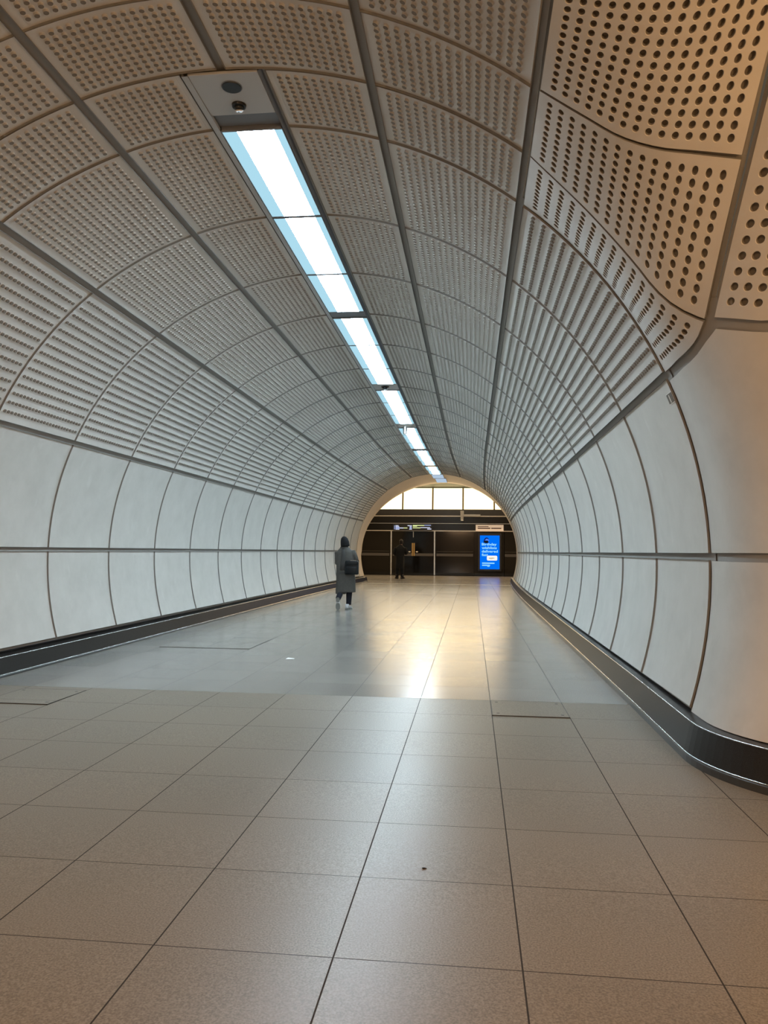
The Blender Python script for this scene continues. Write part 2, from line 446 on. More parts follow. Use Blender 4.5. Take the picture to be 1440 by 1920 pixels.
add_panel('wall_panel', *corner_panel(z_bot, z_dado-.03, .012, S_END), wall_right, plain=(60, 10), matk='wall')
# channel behind the corner's joints
def corner_shell():
    ss = np.linspace(-.1, S_END, 60); zz = np.linspace(0, 1, 14); v = []; f = []
    for s in ss:
        zt = z_joint(s)+.12; z = z_bot+.01+(zt-z_bot)*zz
        p = corner(np.full(14, s), z); q = corner(np.full(14, s), z+1e-3); t = corner(np.full(14, s+1e-3), z)
        n = np.cross(t-p, q-p); n /= np.linalg.norm(n, axis=1, keepdims=True)
        n *= np.where((n*(p-np.array(VIEW))).sum(1, keepdims=True) > 0, 1, -1)
        v.append(p+n*.026)
    for i in range(len(ss)-1):
        for j in range(13): f.append((i*14+j, i*14+j+1, (i+1)*14+j+1, (i+1)*14+j))
    return obj('joint_channel', mesh('joint_channel', np.concatenate(v), f, 'shell', smooth=True), wall_right)
corner_shell()

# curves bounding the perforated panels of the corner
def poly(pts):
    pts = np.asarray(pts, float); d = np.r_[0, np.cumsum(np.linalg.norm(np.diff(pts, axis=0), axis=1))]; d /= d[-1]
    # smooth resample (Catmull-Rom)
    def ev(t):
        t = np.asarray(t, float); out = np.empty(t.shape+(3,))
        k = np.clip(np.searchsorted(d, t, 'right')-1, 0, len(pts)-2)
        h = (d[k+1]-d[k]); w = (t-d[k])/h
        tang = np.gradient(pts, d, axis=0)
        m0, m1 = tang[k]*h[..., None], tang[k+1]*h[..., None]; w = w[..., None]
        return (2*w**3-3*w**2+1)*pts[k]+(w**3-2*w**2+w)*m0+(-2*w**3+3*w**2)*pts[k+1]+(w**3-w**2)*m1
    return ev
R2X, R2Z = 0.340, 2.444+CAM_Z-.022
def up(l): return [(x, y, z+CAM_Z) for x, y, z in l]
V0 = (1.366, 4.606, 1.351)
ph_ = np.linspace(PH2, PH3, 14)
c_A2 = poly(circ(ph_, Y_A2))
c_A3 = poly(up([(.332, 4.706, 2.424), (.731, 4.706, 2.026), (.981, 4.706, 1.73), (1.105, 4.702, 1.563), (1.20, 4.69, 1.470), (1.288, 4.66, 1.405), V0]))
c_A4 = poly(up([(.332, 4.03, 2.424), (.597, 4.035, 2.264), (.762, 4.04, 2.168), (.951, 4.03, 2.098), (1.139, 4.0, 2.055), (1.366, 3.955, 1.995)]))
Y_C5 = 3.18
c_A5 = poly(up([(.332, Y_C5, 2.424), (.65, Y_C5, 2.42), (1.0, Y_C5, 2.47), (1.366, Y_C5, 2.63)]))
c_R3 = poly([tuple(corner(np.array(s), z_joint(s))) for s in np.linspace(0, S_V0, 9)])
V_all = up([V0, (1.366, 4.277, 1.690), (1.366, 3.955, 1.995), (1.366, 3.68, 2.245), (1.366, Y_C5, 2.63)])
c_V01 = poly(V_all[:3]); c_V12 = poly(V_all[2:])
def straight(a, b):
    a, b = np.asarray(a, float), np.asarray(b, float)
    return lambda t: a+(b-a)*np.asarray(t)[..., None]
def coons(cb, ct, cl, cr, iu, iv, Lu, Lv):
    """cb, ct run along u (near/far edges), cl, cr along v"""
    P00, P10, P01, P11 = (cb(np.array([0.]))[0], cb(np.array([1.]))[0], ct(np.array([0.]))[0], ct(np.array([1.]))[0])
    lu, lv = Lu-2*iu, Lv-2*iv
    def S(u, v):
        s = (iu+u)/Lu; t = (iv+v)/Lv; s_, t_ = s[..., None], t[..., None]
        a = (1-t_)*cb(s)+t_*ct(s); b = (1-s_)*cl(t)+s_*cr(t)
        c = (1-s_)*(1-t_)*P00+s_*(1-t_)*P10+(1-s_)*t_*P01+s_*t_*P11
        return a+b-c
    return S, lu, lv
E2 = circ(np.array([PH2]), Y_A2)[0]
def r2(y): return np.array([E2[0], y, E2[2]])
def fixstart(c, p):
    p = np.asarray(p); c0 = c(np.array([0.]))[0]
    return lambda t: c(t)+(p-c0)*(1-np.asarray(t)[..., None])**2
c_A3 = fixstart(c_A3, r2(Y_A3)); c_A4 = fixstart(c_A4, r2(Y_A4)); c_A5 = fixstart(c_A5, r2(Y_C5))
KW = dict(mu=.045, mv=.04, seg=20, hr=.0205)
add_panel('perforated_panel', *coons(c_A2, c_A3, straight(r2(Y_A2), r2(Y_A3)), c_R3, GAP_J, .008, 1.605, .675), wall_right, nu=15, nv=11, **KW)
add_panel('perforated_panel', *coons(c_A3, c_A4, straight(r2(Y_A3), r2(Y_A4)), c_V01, GAP_J, .010, 1.55, .72), wall_right, nu=15, nv=11, dark=(8, 6), **KW)
add_panel('perforated_panel', *coons(c_A4, c_A5, straight(r2(Y_A4), r2(Y_C5)), c_V12, GAP_J, .010, 1.40, .92), wall_right, nu=15, nv=14, **KW)
# perforated panels of the side passage, beyond the upright joint
Vc = poly(V_all)
c_low = poly([tuple(corner(np.array(s), z_joint(s))) for s in np.linspace(S_V0, S1+RHO*PI/2+.2, 10)])
pe = c_low(np.array([1.]))[0]
W_all = [pe+(np.asarray(v)-np.asarray(V_all[0]))*np.array([0, 1.0, 1.0]) for v in V_all]
c_W = poly(W_all)
c_top = straight(V_all[-1], W_all[-1])
S_, lu_, lv_ = coons(c_low, c_top, Vc, c_W, GAP_J, .03, 1.30, 1.72)
add_panel('perforated_panel', S_, lu_, lv_, wall_right, nu=16, nv=20, mu=.035, mv=.05, seg=20, hr=.0210)
# backing of the corner's perforated part
def backing(quads):
    v = []; f = []
    for (cb, ct, cl, cr) in quads:
        S, lu, lv = coons(cb, ct, cl, cr, 0, 0, 1, 1); s0 = len(v)
        g = np.linspace(0, 1, 16); U, V = np.meshgrid(g, g, indexing='ij'); U, V = U.ravel(), V.ravel()
        p = S(U, V); e = 1e-3
        n = np.cross(S(np.minimum(U+e, 1), V)-S(np.maximum(U-e, 0), V), S(U, np.minimum(V+e, 1))-S(U, np.maximum(V-e, 0)))
        n /= np.maximum(np.linalg.norm(n, axis=1, keepdims=True), 1e-9)
        n *= np.where((n*(p-np.array(VIEW))).sum(1, keepdims=True) > 0, 1, -1)
        v += list(p+n*.028)
        for i in range(15):
            for j in range(15): f.append((s0+i*16+j, s0+i*16+j+1, s0+(i+1)*16+j+1, s0+(i+1)*16+j))
    return obj('joint_channel', mesh('joint_channel', v, f, 'shell', smooth=True), wall_right)
backing([(c_A2, c_A3, straight(r2(Y_A2), r2(Y_A3)), c_R3), (c_A3, c_A4, straight(r2(Y_A3), r2(Y_A4)), c_V01),
         (c_A4, c_A5, straight(r2(Y_A4), r2(Y_C5)), c_V12), (c_low, c_top, Vc, c_W)])
# vault over the side passage's mouth, out of the picture: a plain shell that closes the roof
vz = V_all[-1][2]
f_ = []; v_ = []
xs = np.linspace(E2[0]+.0, 6.0, 14); ys = np.linspace(Y_C5, -2.64, 16)
for x in xs:
    for y in ys:
        t = (Y_C5-y)/6.0; zz = R2Z+.05+(vz-R2Z)*min(1, (x-E2[0])/1.03)*max(0, 1-t*2) + .35*math.sin(PI*min(1, t))*min(1, (x-E2[0])/1.03)
        v_.append((x, y, zz))
for i in range(13):
    for j in range(15): f_.append((i*16+j, i*16+j+1, (i+1)*16+j+1, (i+1)*16+j))
tag(obj('ceiling_side', mesh('ceiling_side', v_, f_, 'panel', smooth=True)), kind='structure')

# ------------------------------------------------------------------ reveal at the far end and the platform hall
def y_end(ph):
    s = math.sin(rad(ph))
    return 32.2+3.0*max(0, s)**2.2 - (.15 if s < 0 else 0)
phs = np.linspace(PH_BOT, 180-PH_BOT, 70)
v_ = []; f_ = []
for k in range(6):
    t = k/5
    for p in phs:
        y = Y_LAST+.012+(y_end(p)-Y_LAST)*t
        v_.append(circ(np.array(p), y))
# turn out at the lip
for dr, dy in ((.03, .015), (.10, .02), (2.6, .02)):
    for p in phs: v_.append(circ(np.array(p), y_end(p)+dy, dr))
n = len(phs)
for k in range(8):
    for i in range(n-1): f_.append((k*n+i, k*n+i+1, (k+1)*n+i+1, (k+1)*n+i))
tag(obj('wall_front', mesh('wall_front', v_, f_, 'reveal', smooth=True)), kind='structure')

Y_P = 41.0
# floor
tag(obj('floor', mesh('floor', [(-16, 6.763, 0), (12, 6.763, 0), (12, Y_P+.6, 0), (-16, Y_P+.6, 0), (-16, -6, -.0065*12.763), (12, -6, -.0065*12.763)],
    [(0, 1, 2, 3), (4, 5, 1, 0)], ['floor', 'floor_near'], [0, 1])), kind='structure')
# platform hall shell
v_ = [(-16, 33.6, 4.85), (12, 33.6, 4.85), (12, Y_P+.5, 4.72), (-16, Y_P+.5, 4.72), (-16, 33.6, 0), (12, 33.6, 0), (-16, Y_P+.5, 0), (12, Y_P+.5, 0)]
tag(obj('ceiling_platform', mesh('ceiling_platform', v_, [(0, 1, 2, 3), (0, 3, 6, 4), (1, 5, 7, 2), (3, 2, 7, 6)], 'soffit')), kind='structure')
# back of the hall behind the viewer
v_ = [(-5.2, -5.5, -.1), (6, -5.5, -.1), (6, -5.5, 4.6), (-5.2, -5.5, 4.6), (6, 3.9, -.05), (6, 3.9, 4.6), (-5.2, -2.6, -.1), (-5.2, -2.6, 4.6), (6, -2.6, 4.5), (-5.2, -2.6, 4.5)]
tag(obj('wall_back', mesh('wall_back', v_, [(0, 1, 2, 3), (1, 4, 5, 2), (0, 3, 7, 6), (2, 8, 9, 3)], 'wall')), kind='structure')

# ------------------------------------------------------------------ skirting (swept granite profile)
def sweep(name, path, prof, mk, parent=None, smooth=True, closed=False):
    """path: list of (x, y, nx, ny, z0); prof: list of (d, z) with d = distance out from the wall into the passage"""
    v = []; f = []; n = len(prof)
    for (x, y, nx, ny, z0) in path:
        for d, z in prof: v.append((x+nx*d, y+ny*d, z+z0))
    for i in range(len(path)-1):
        for j in range(n-1 if not closed else n):
            j2 = (j+1) % n
            f.append((i*n+j, i*n+j2, (i+1)*n+j2, (i+1)*n+j))
    if closed:
        f.append(tuple(range(n))); f.append(tuple((len(path)-1)*n+j for j in range(n))[::-1])
    return obj(name, mesh(name, v, f, mk, smooth=smooth), parent)
def fz(y): return -.0065*(6.763-y) if y < 6.763 else 0.0
pathR = [(1.445+bend1(y), y, -1, 0, fz(y)) for y in np.linspace(32.05, CCY+.02, 40)]
rr = CCX-1.445
for t in np.linspace(0, PI/2, 24): pathR.append((CCX-rr*math.cos(t), CCY-rr*math.sin(t), -math.cos(t), -math.sin(t), fz(CCY-rr*math.sin(t))))
pathR.append((5.9, CCY-rr, 0, -1, fz(CCY-rr)))
pathL = [(-4.711+bend1(y), y, 1, 0, fz(y)) for y in np.linspace(32.05, -2.6, 44)]
def skirting(nm, path, k, zl, zu, du):
    fp = [(k-.006, zl), (k-.010, zl+.008), (k-du, zu-.005), (k-du-.004, zu), (-.02, zu+.006), (-.06, zu+.012), (-.06, .30)]
    o = sweep(nm, path, fp, 'granite', smooth=False); tag(o, kind='structure')
    e = bmesh.new(); e.from_mesh(o.data); e.free()
    sweep('toe_strip', path, [(k, -.01), (k, zl-.010), (k-.004, zl-.005), (k-.02, zl-.003)], 'granite_toe', o, smooth=False)
    a = .0045
    sweep('edge_strip', path, [(k-.007+a*math.cos(t), zl+.001+a*math.sin(t)) for t in np.linspace(0, 2*PI, 9)[:-1]], 'steel', o, closed=True)  # steel beads added for the highlights along the granite edges
    sweep('edge_strip', path, [(k-du-.001+a*math.cos(t), zu-.002+a*math.sin(t)) for t in np.linspace(0, 2*PI, 9)[:-1]], 'steel', o, closed=True)
    # end block at the platform
    x, y, nx, ny, z0 = path[0]
    s = nx
    v = [(x-s*.06, y+.002, 0), (x+s*k, y+.002, 0), (x+s*(k-du), y+.002, zu), (x-s*.06, y+.002, zu), (x-s*.06, y+.012, 0), (x+s*k, y+.012, 0), (x+s*(k-du), y+.012, zu), (x-s*.06, y+.012, zu)]
    obj('end_cap', mesh('end_cap', v, [(0, 1, 2, 3), (4, 5, 6, 7), (0, 1, 5, 4), (1, 2, 6, 5), (2, 3, 7, 6)], 'granite'), o)
    return o
baseboard_right = skirting('baseboard_right', pathR, .120, .052, .235, .050)
baseboard_left = skirting('baseboard_left', pathL, .145, .024, .190, .045)

# ------------------------------------------------------------------ ceiling light strip
ZL = CAM_Z+3.105                     # underside of the light tiles
L0, L1, E0, E1 = -.232, .236, -.115, .170
def ordinal(i): return ['first', 'second', 'third', 'fourth', 'fifth', 'sixth', 'seventh', 'eighth', 'ninth', 'tenth', 'eleventh', 'twelfth', 'thirteenth', 'fourteenth', 'fifteenth', 'sixteenth', 'seventeenth', 'eighteenth'][i]
def rect(name, x0, x1, y0, y1, z, mk, parent, z1=None):
    return boxobj(name, (x0, x1, y0, y1, z, z1 if z1 is not None else z+.006), mk, parent)
PLATES = {1: (.13, .13), 4: (.28, .28), 7: (.30, .35), 10: (.22, .22), 13: (.20, .20)}
def light_tile(y0, y1, dim=False):
    t = empty('ceiling_light', (CX+bend1((y0+y1)/2), y0, ZL))
    L = y1-y0
    k = dim if dim else 'light'
    rect('diffuser', E0, E1, .018, L-.018, 0, k, t)
    rect('diffuser_wing', L0+.006, E0, 0.018, L-.018, .0, k if dim == 'dimlight' else 'wing', t)
    rect('diffuser_wing', E1, L1-.006, 0.018, L-.018, .0, k if dim == 'dimlight' else 'wing', t)
    bm = bmesh.new()
    box(bm, L0, L0+.006, 0, L, -.004, .05); box(bm, L1-.006, L1, 0, L, -.004, .05)
    box(bm, L0, L1, 0, .018, -.003, .05); box(bm, L0, L1, L-.018, L, -.003, .05)
    box(bm, L0, L1, 0, L, .05, .056)
    bmobj('housing', bm, 'traydark', t)
    return t
lights = []
for n in range(-2, 15):
    y0, y1 = ringY(n)+.004, ringY(n+1)-.004
    if n in PLATES: y0 = ringY(n)+PLATES[n][1]
    if n+1 in PLATES: y1 = ringY(n+1)-PLATES[n+1][0]
    lights.append(light_tile(y0, y1, 'light_warm' if n >= 12 else False))
for i, t in enumerate(lights):
    lab = {0: 'nearest bright cold-white light tile, next to the plate with the round black disc',
           len(lights)-1: 'farthest bright light tile of the ceiling strip, ending at the beige arch'}.get(i, f'{ordinal(i)} bright {"warm" if i >= 14 else "cold"}-white light tile along the ceiling strip from its near end')
    tag(t, lab, 'ceiling light', 'light tiles of the ceiling strip')
for i, (a, b) in enumerate(((Y_LAST+.12, 32.6), (32.7, 34.6))):
    t = light_tile(a, b, dim='dimlight')
    tag(t, ['dim bluish light tile in the beige arch soffit, next to the bright strip', 'dim bluish light tile beyond the arch, under the dark platform soffit'][i], 'ceiling light', 'dim light tiles at the arch')
# lining of the slot and its lips
def slot_strip(name, pts, y0, y1, mk, parent=None):
    ys = np.linspace(y0, y1, 26); v = []; f = []; n = len(pts)
    for y in ys:
        for x, z in pts: v.append((CX+bend1(y)+x, y, z))
    for i in range(len(ys)-1):
        for j in range(n-1): f.append((i*n+j, i*n+j+1, (i+1)*n+j+1, (i+1)*n+j))
    return obj(name, mesh(name, v, f, mk), parent)
slot = slot_strip('trim_1', [(-.325, ZL+.01), (-.325, ZL+.11), (.325, ZL+.11), (.325, ZL+.01)], Y_A3+.01, Y_LAST, 'shell'); tag(slot, kind='structure')
slot_strip('lip', [(L0-.002, ZL+.02), (L0-.003, ZL-.004), (-.276, ZL-.004), (-.276, ZL+.03)], Y_A3+.012, Y_LAST, 'tray', slot)
slot_strip('lip', [(L1+.002, ZL+.02), (L1+.003, ZL+.0), (L1+.022, ZL+.03), (.29, ZL+.07)], Y_A3+.012, Y_LAST, 'traydark', slot)
# the near plate with its disc and dome
def plate(name, y0, y1, mk, z=ZL, lab=None):
    b = bend1((y0+y1)/2)
    o = boxobj(name, (CX+b+L0, CX+b+L1, y0, y1, z, z+.02), mk, bev=.003); 
    if lab: tag(o, lab, 'ceiling plate')
    return o
plate('equipment_plate', Y_A3+.015, 5.19, 'tray', lab='pale grey ceiling plate carrying a round black disc and a small dome')
plate('blanking_plate', 5.195, Y_A2+.002, 'traydark', ZL+.03, lab='darker grey strip between the disc plate and the nearest light tile')
def disc_fixture(x, y, r, nm, lab, cat):
    t = empty(nm, (x, y, ZL))
    bm = bmesh.new(); cyl(bm, (0, 0, -.010), (0, 0, .0), r*.94, r, 32); bmobj('disc', bm, 'black', t, smooth=False)
    bm = bmesh.new(); cyl(bm, (0, 0, -.004), (0, 0, .004), r*1.06, r*1.06, 32); bmobj('rim', bm, 'traydark', t)
    return tag(t, lab, cat)
disc_fixture(-1.612, 4.862, .066, 'ceiling_fixture', 'large round black disc set flat in the pale ceiling plate', 'ceiling fixture')
def dome(x, y, r, lab):
    t = empty('dome_camera', (x, y, ZL))
    bm = bmesh.new(); cyl(bm, (0, 0, -.016), (0, 0, .0), r*1.0, r*1.08, 28); bmobj('base', bm, 'black', t)
    bm = bmesh.new(); ball(bm, (0, .004, -.47*r), r*.72, (1, 1, .64)); bmobj('dome', bm, 'lens', t, smooth=True)
    bm = bmesh.new(); cyl(bm, (0, .010, -.90*r), (0, .008, -.76*r), r*.50, r*.62, 24); bmobj('trim_ring', bm, 'whiteplastic', t)  # white ring set in for the bright crescent highlight on the dome
    return tag(t, lab, 'camera')
dome(-1.628, 5.075, .047, 'small dark dome camera between the black disc and the nearest light tile')
for n, (a, b) in PLATES.items():
    y = ringY(n)
    plate('blanking_plate', y-a+.004, y+b-.004, 'tray' if n in (4, 7) else 'traydark', ZL+.012,
          lab={1: 'narrow dark plate after the third light tile of the ceiling strip', 4: 'grey plate in the ceiling strip behind the small distant dome camera',
               7: 'grey plate in the ceiling strip above the hanging white sensor', 10: 'dark plate in the ceiling strip, first one past the hanging sensor',
               13: 'farthest dark plate in the ceiling strip, close to the arch'}[n])
dome(CX-.01, ringY(4)-.02, .07, 'distant small dome camera on a grey plate midway along the ceiling strip').location.z = ZL+.012
t = empty('hanging_sensor', (CX-.02, ringY(7)+.0, ZL+.012))
bm = bmesh.new(); cyl(bm, (0, 0, -.035), (0, 0, 0), .07, .17, 28); bmobj('base', bm, 'whiteplastic', t, smooth=False)
bm = bmesh.new(); cyl(bm, (0, 0, -.21), (0, 0, -.03), .048, .058, 20); bmobj('stem', bm, 'satin', t, smooth=False)
tag(t, 'pale hanging sensor with a flared base below the ceiling light strip', 'sensor')

# ------------------------------------------------------------------ floor bits
def cover(x0, x1, y0, y1, lab):
    z = fz((y0+y1)/2)
    t = empty('access_cover', ((x0+x1)/2, (y0+y1)/2, z+.001))
    w, d = (x1-x0)/2, (y1-y0)/2
    boxobj('lid', (-w+.006, w-.006, -d+.006, d-.006, -.02, .0035), 'floor_near' if y0 < 6.7 else 'floor', t)
    bm = bmesh.new()
    for b in ((-w, w, -d, -d+.006), (-w, w, d-.006, d), (-w, -w+.006, -d, d), (w-.006, w, -d, d)): box(bm, *b, -.02, .004)
    bmobj('frame', bm, 'coverframe', t)
    for sx in (-1, 1):
        for sy in (-1, 1): boxobj('keyhole', (sx*(w-.05)-.011, sx*(w-.05)+.011, sy*(d-.08)-.011, sy*(d-.08)+.011, .0, .0045), 'black', t)
    return tag(t, lab, 'floor cover', 'access covers set in the floor')
cover(.163, .763, 6.15, 6.76, 'square floor cover lying near the black skirting by the rounded corner')
cover(-4.037, -3.437, 6.0, 6.64, 'square floor cover nearest the camera along the long straight wall')
cover(-3.437, -2.837, 9.70, 10.92, 'long floor cover nearer the middle of the floor, of the touching pair')
cover(-4.037, -3.437, 9.70, 10.31, 'small square floor cover next to the skirting, of the touching pair')
bm = bmesh.new()
for i, (x, y, z) in enumerate([(-.045, -.03, .003), (.04, -.035, .006), (.048, .03, .003), (-.035, .036, .008), (-.04, -.025, .010), (.038, -.03, .012), (.044, .028, .009), (-.03, .03, .014)]): bm.verts.new((x, y, z))
bm.verts.ensure_lookup_table()
for f in ((0, 1, 2, 3), (4, 5, 6, 7), (0, 1, 5, 4), (1, 2, 6, 5), (2, 3, 7, 6), (3, 0, 4, 7)): bm.faces.new([bm.verts[i] for i in f])
p = bmobj('paper_scrap', bm, 'paper'); p.location = (-2.11, 8.90, 0); tag(p, 'tiny scrap of white paper lying on the floor', 'litter')
bm = bmesh.new(); ball(bm, (0, 0, .003), .006, (1.4, .8, .6), 8, 6); ball(bm, (.008, .003, .002), .004, (1, 1, .6), 8, 6)
q = at(793, 1614, 3.25); p = bmobj('crumb', bm, 'black'); p.location = (-.19, 3.22, fz(3.22)); tag(p, 'dark speck of grit on a foreground floor tile', 'litter')
# pale threshold strip at the mouth of the passage
st = boxobj('trim_2', (-4.3, 1.52, 30.05, 30.13, -.01, .003), 'rail'); tag(st, kind='structure')
# little label on the wall by the rounded corner
zz = 2.357
nv = Vector((x_wall(zz)-CX, 0, zz-ZC)).normalized()
t = empty('wall_label', (float(x_wall(zz))-.004*nv.x, 5.485, zz-.004*nv.z)); t.rotation_euler = (0, math.atan2(-nv.z, nv.x), 0)
boxobj('plate', (-.002, .003, -.068, .068, -.040, .040), 'whiteplastic', t)
boxobj('dark_field', (-.0035, -.001, -.062, .062, -.034, .034), 'black', t)
boxobj('light_bar', (-.0045, -.002, -.004, .018, -.030, .026), 'satin', t)
tag(t, 'tiny dark label stuck high on the wall by the joint before the corner', 'label')

# ------------------------------------------------------------------ platform screen wall
def pz(px, py, Y=Y_P): return at(px, py, Y)
def px_x(px, Y=Y_P): return at(px, 1000, Y).x
XL_, XR_ = -9.0, 7.0
hb = empty('header_beam', (0, Y_P, 2.36))
boxobj('upper_fascia', (XL_, XR_, 0, .3, .80, 1.165), 'header', hb)
boxobj('lower_fascia', (XL_, XR_, .03, .3, .40, .80), 'headerlow', hb)
boxobj('board_band', (XL_, XR_, -.01, .3, .03, .40), 'headerlow', hb)
boxobj('rail', (XL_, XR_, -.06, .0, .775, .825), 'rail', hb)
boxobj('shadow_line', (XL_, XR_, -.02, .0, .40, .42), 'satin', hb)  # thin satin metal strip between the two dark bands
boxobj('rail', (XL_, XR_, -.05, .0, -.005, .035), 'rail', hb)
tag(hb, 'long dark bronze beam with two bright rails above the glass doors', 'beam')
xa, xb, xc = px_x(733.75), px_x(775), px_x(815)
xd, xe = px_x(889), px_x(946)
def glass_panel(x0, x1, lab, inner=True, band=(None, None)):
    t = empty('glass_screen', ((x0+x1)/2, Y_P, 0)); w = (x1-x0)/2
    boxobj('pane', (-w, w, .02, .06, .16, 2.34), 'glass', t)
    boxobj('kick_plate', (-w, w, .015, .07, .02, .16), 'headerlow', t)
    b0, b1 = band[0] if band[0] is not None else -w+.05, band[1] if band[1] is not None else w-.05
    boxobj('frosted_band', (b0, b1, .012, .02, 1.03, 1.17), 'band', t)
    boxobj('hairline', (b0, b1, .014, .02, 1.27, 1.285), 'band', t)
    return tag(t, lab, 'glass screen')
glass_panel(XL_, xa-.05, 'wide dark glass screen running off beside the sliding doors, past the walking figure')
glass_panel(xc+.05, xd, 'dark glass screen between the sliding doors and the blue advert')
glass_panel(xd+.01, xe-.03, 'black panel behind the blue advertising screen', band=(-.001, .001))
glass_panel(xe, XR_, 'dark glass screen beyond the blue advert, cut by the arch', band=(-(XR_-xe)/2+.02, None))
def post(x, lab):
    o = boxobj('door_post', (x-.035, x+.035, Y_P-.04, Y_P+.05, .02, 2.35), 'satin', bev=.006)
    return tag(o, lab, 'post')
post(xa, 'slim metal post beside the standing figure, at the door edge'); post(xc, 'slim metal post between the sliding doors and the plain glass screen')
def leaf(x0, x1, side, lab):
    t = empty('sliding_door', ((x0+x1)/2, Y_P, 0)); w = (x1-x0)/2
    boxobj('pane', (-w, w, .02, .055, .12, 2.34), 'glass', t)
    boxobj('kick_plate', (-w, w, .015, .06, .02, .12), 'headerlow', t)
    boxobj('frosted_band', (-w+.04, w-.02, .012, .02, 1.03, 1.17), 'band', t)
    e = w*side
    xs_ = sorted((e-side*.012, e-side*.075)); boxobj('ochre_strip', (xs_[0], xs_[1], .010, .02, 1.03, 1.72), 'gold', t)
    xs_ = sorted((e-side*.14, e-side*.25)); boxobj('handle', (xs_[0], xs_[1], -.02, .02, 1.22, 1.28), 'rail', t, bev=.01)
    xs_ = sorted((e-side*.0, e-side*.012)); boxobj('top_seal', (xs_[0], xs_[1], .008, .02, 2.02, 2.33), 'satin', t)
    return tag(t, lab, 'sliding door')
leaf(xa+.04, xb-.003, 1, 'dark glass door leaf right in front of the standing figure')
leaf(xb+.003, xc-.04, -1, 'dark glass door leaf next to the plain glass screen, free of the figure')
# warm light boxes over the beam
xs_m = [px_x(q) for q in (583, 640, 697.5, 754.6, 811, 868, 926.6, 984, 1041)]
sides = ['fully out of the arch', '', '']
names_wp = ['first', 'second', 'third', 'fourth', 'fifth', 'sixth', 'seventh', 'eighth']
for i in range(8):
    x0, x1 = xs_m[i], xs_m[i+1]
    if i in (0, 7): continue
    t = empty('light_box', ((x0+x1)/2, Y_P, 3.525)); w = (x1-x0)/2
    v = [(-w+.03, .0, 0), (w-.03, .0, 0), (w-.03, .16, 1.14), (-w+.03, .16, 1.14)]
    obj('diffuser', mesh('diffuser', v, [(0, 1, 2, 3)], 'warm'), t)
    for s in (-1, 1):
        bm = bmesh.new()
        vs = [bm.verts.new(c) for c in ((s*w, -.004, 0), (s*(w-.042), -.004, 0), (s*(w-.042), .156, 1.14), (s*w, .156, 1.14), (s*w, .3, 0), (s*(w-.042), .3, 0), (s*(w-.042), .3, 1.14), (s*w, .3, 1.14))]
        for f in ((0, 1, 2, 3), (4, 5, 6, 7), (0, 1, 5, 4), (1, 2, 6, 5), (2, 3, 7, 6), (3, 0, 4, 7)): bm.faces.new([vs[k] for k in f])
        bmobj('frame', bm, 'lightframe', t)
    labs = {1: 'glowing warm light box above the beam, mostly hidden by the arch',
            2: 'glowing warm light box, curved sliver at the arch edge above the walking figure', 3: 'glowing warm light box above the sliding door beside the departure board',
            4: 'glowing warm light box above the glass between the doors and the wall camera', 5: 'glowing warm light box above the cream sign, next to the wall camera',
            6: 'small corner of glowing warm light box at the arch edge above the advert'}
    tag(t, labs[i], 'light box', 'warm light boxes above the glass doors')
# departure board
b0, b1 = pz(738, 982.5), pz(809.5, 994.5)
t = empty('departure_board', ((b0.x+b1.x)/2, Y_P-.094, (b0.z+b1.z)/2)); w = (b1.x-b0.x)/2; h = (b0.z-b1.z)/2
boxobj('housing', (-w-.03, w+.03, -.03, .03, -h-.02, h+.02), 'black', t)
def bar(nm, u0, v0, u1, v1, mk, W=90., H=25., ox=730., oy=975.):
    a, b = pz(ox+u0/16., oy+v0/16., Y_P-.06), pz(ox+u1/16., oy+v1/16., Y_P-.06)
    boxobj(nm, (a.x-t.location.x, b.x-t.location.x, -.036, -.03, b.z-t.location.z, a.z-t.location.z), mk, t)
for r in (('text_row', 150, 160, 168, 285, 'ledb'), ('text_row', 190, 158, 280, 180, 'ledw'), ('text_row', 190, 192, 300, 210, 'ledw'), ('text_row', 190, 212, 300, 265, 'ledb'), ('text_row', 190, 270, 305, 288, 'ledw'),
          ('text_row', 305, 228, 430, 252, 'ledw'), ('text_row', 430, 228, 545, 252, 'ledy'), ('text_row', 550, 160, 680, 182, 'ledw'), ('text_row', 612, 195, 675, 208, 'ledw'), ('text_row', 612, 210, 675, 262, 'ledb'), ('text_row', 600, 268, 680, 286, 'ledw'),
          ('text_row', 708, 150, 835, 200, 'ledy'), ('text_row', 835, 150, 1050, 178, 'ledy'), ('text_row', 1050, 148, 1250, 172, 'ledb'), ('text_row', 708, 222, 940, 250, 'ledy'), ('text_row', 940, 218, 1225, 240, 'ledw'), ('text_row', 1140, 260, 1260, 285, 'ledw')): bar(*r)
tag(t, 'long black departure board with lit rows of text above the sliding doors', 'departure board')
# cream sign
b0, b1 = pz(892, 984), pz(944, 996)
t = empty('platform_sign', ((b0.x+b1.x)/2, Y_P-.03, (b0.z+b1.z)/2)); w = (b1.x-b0.x)/2; h = (b0.z-b1.z)/2
boxobj('plate', (-w, w, -.03, .03, -h, h), 'sign', t)
boxobj('text_row', (-w*.86, -w*.08, -.034, -.03, h*.32, h*.56), 'signtext', t)
boxobj('text_row', (-w*.86, w*.05, -.034, -.03, -h*.30, h*.05), 'signtext', t)
boxobj('text_row', (w*.12, w*.84, -.034, -.03, -h*.30, h*.05), 'signtext', t)
tag(t, 'cream rectangular sign with two lines of lettering above the blue advert', 'sign')
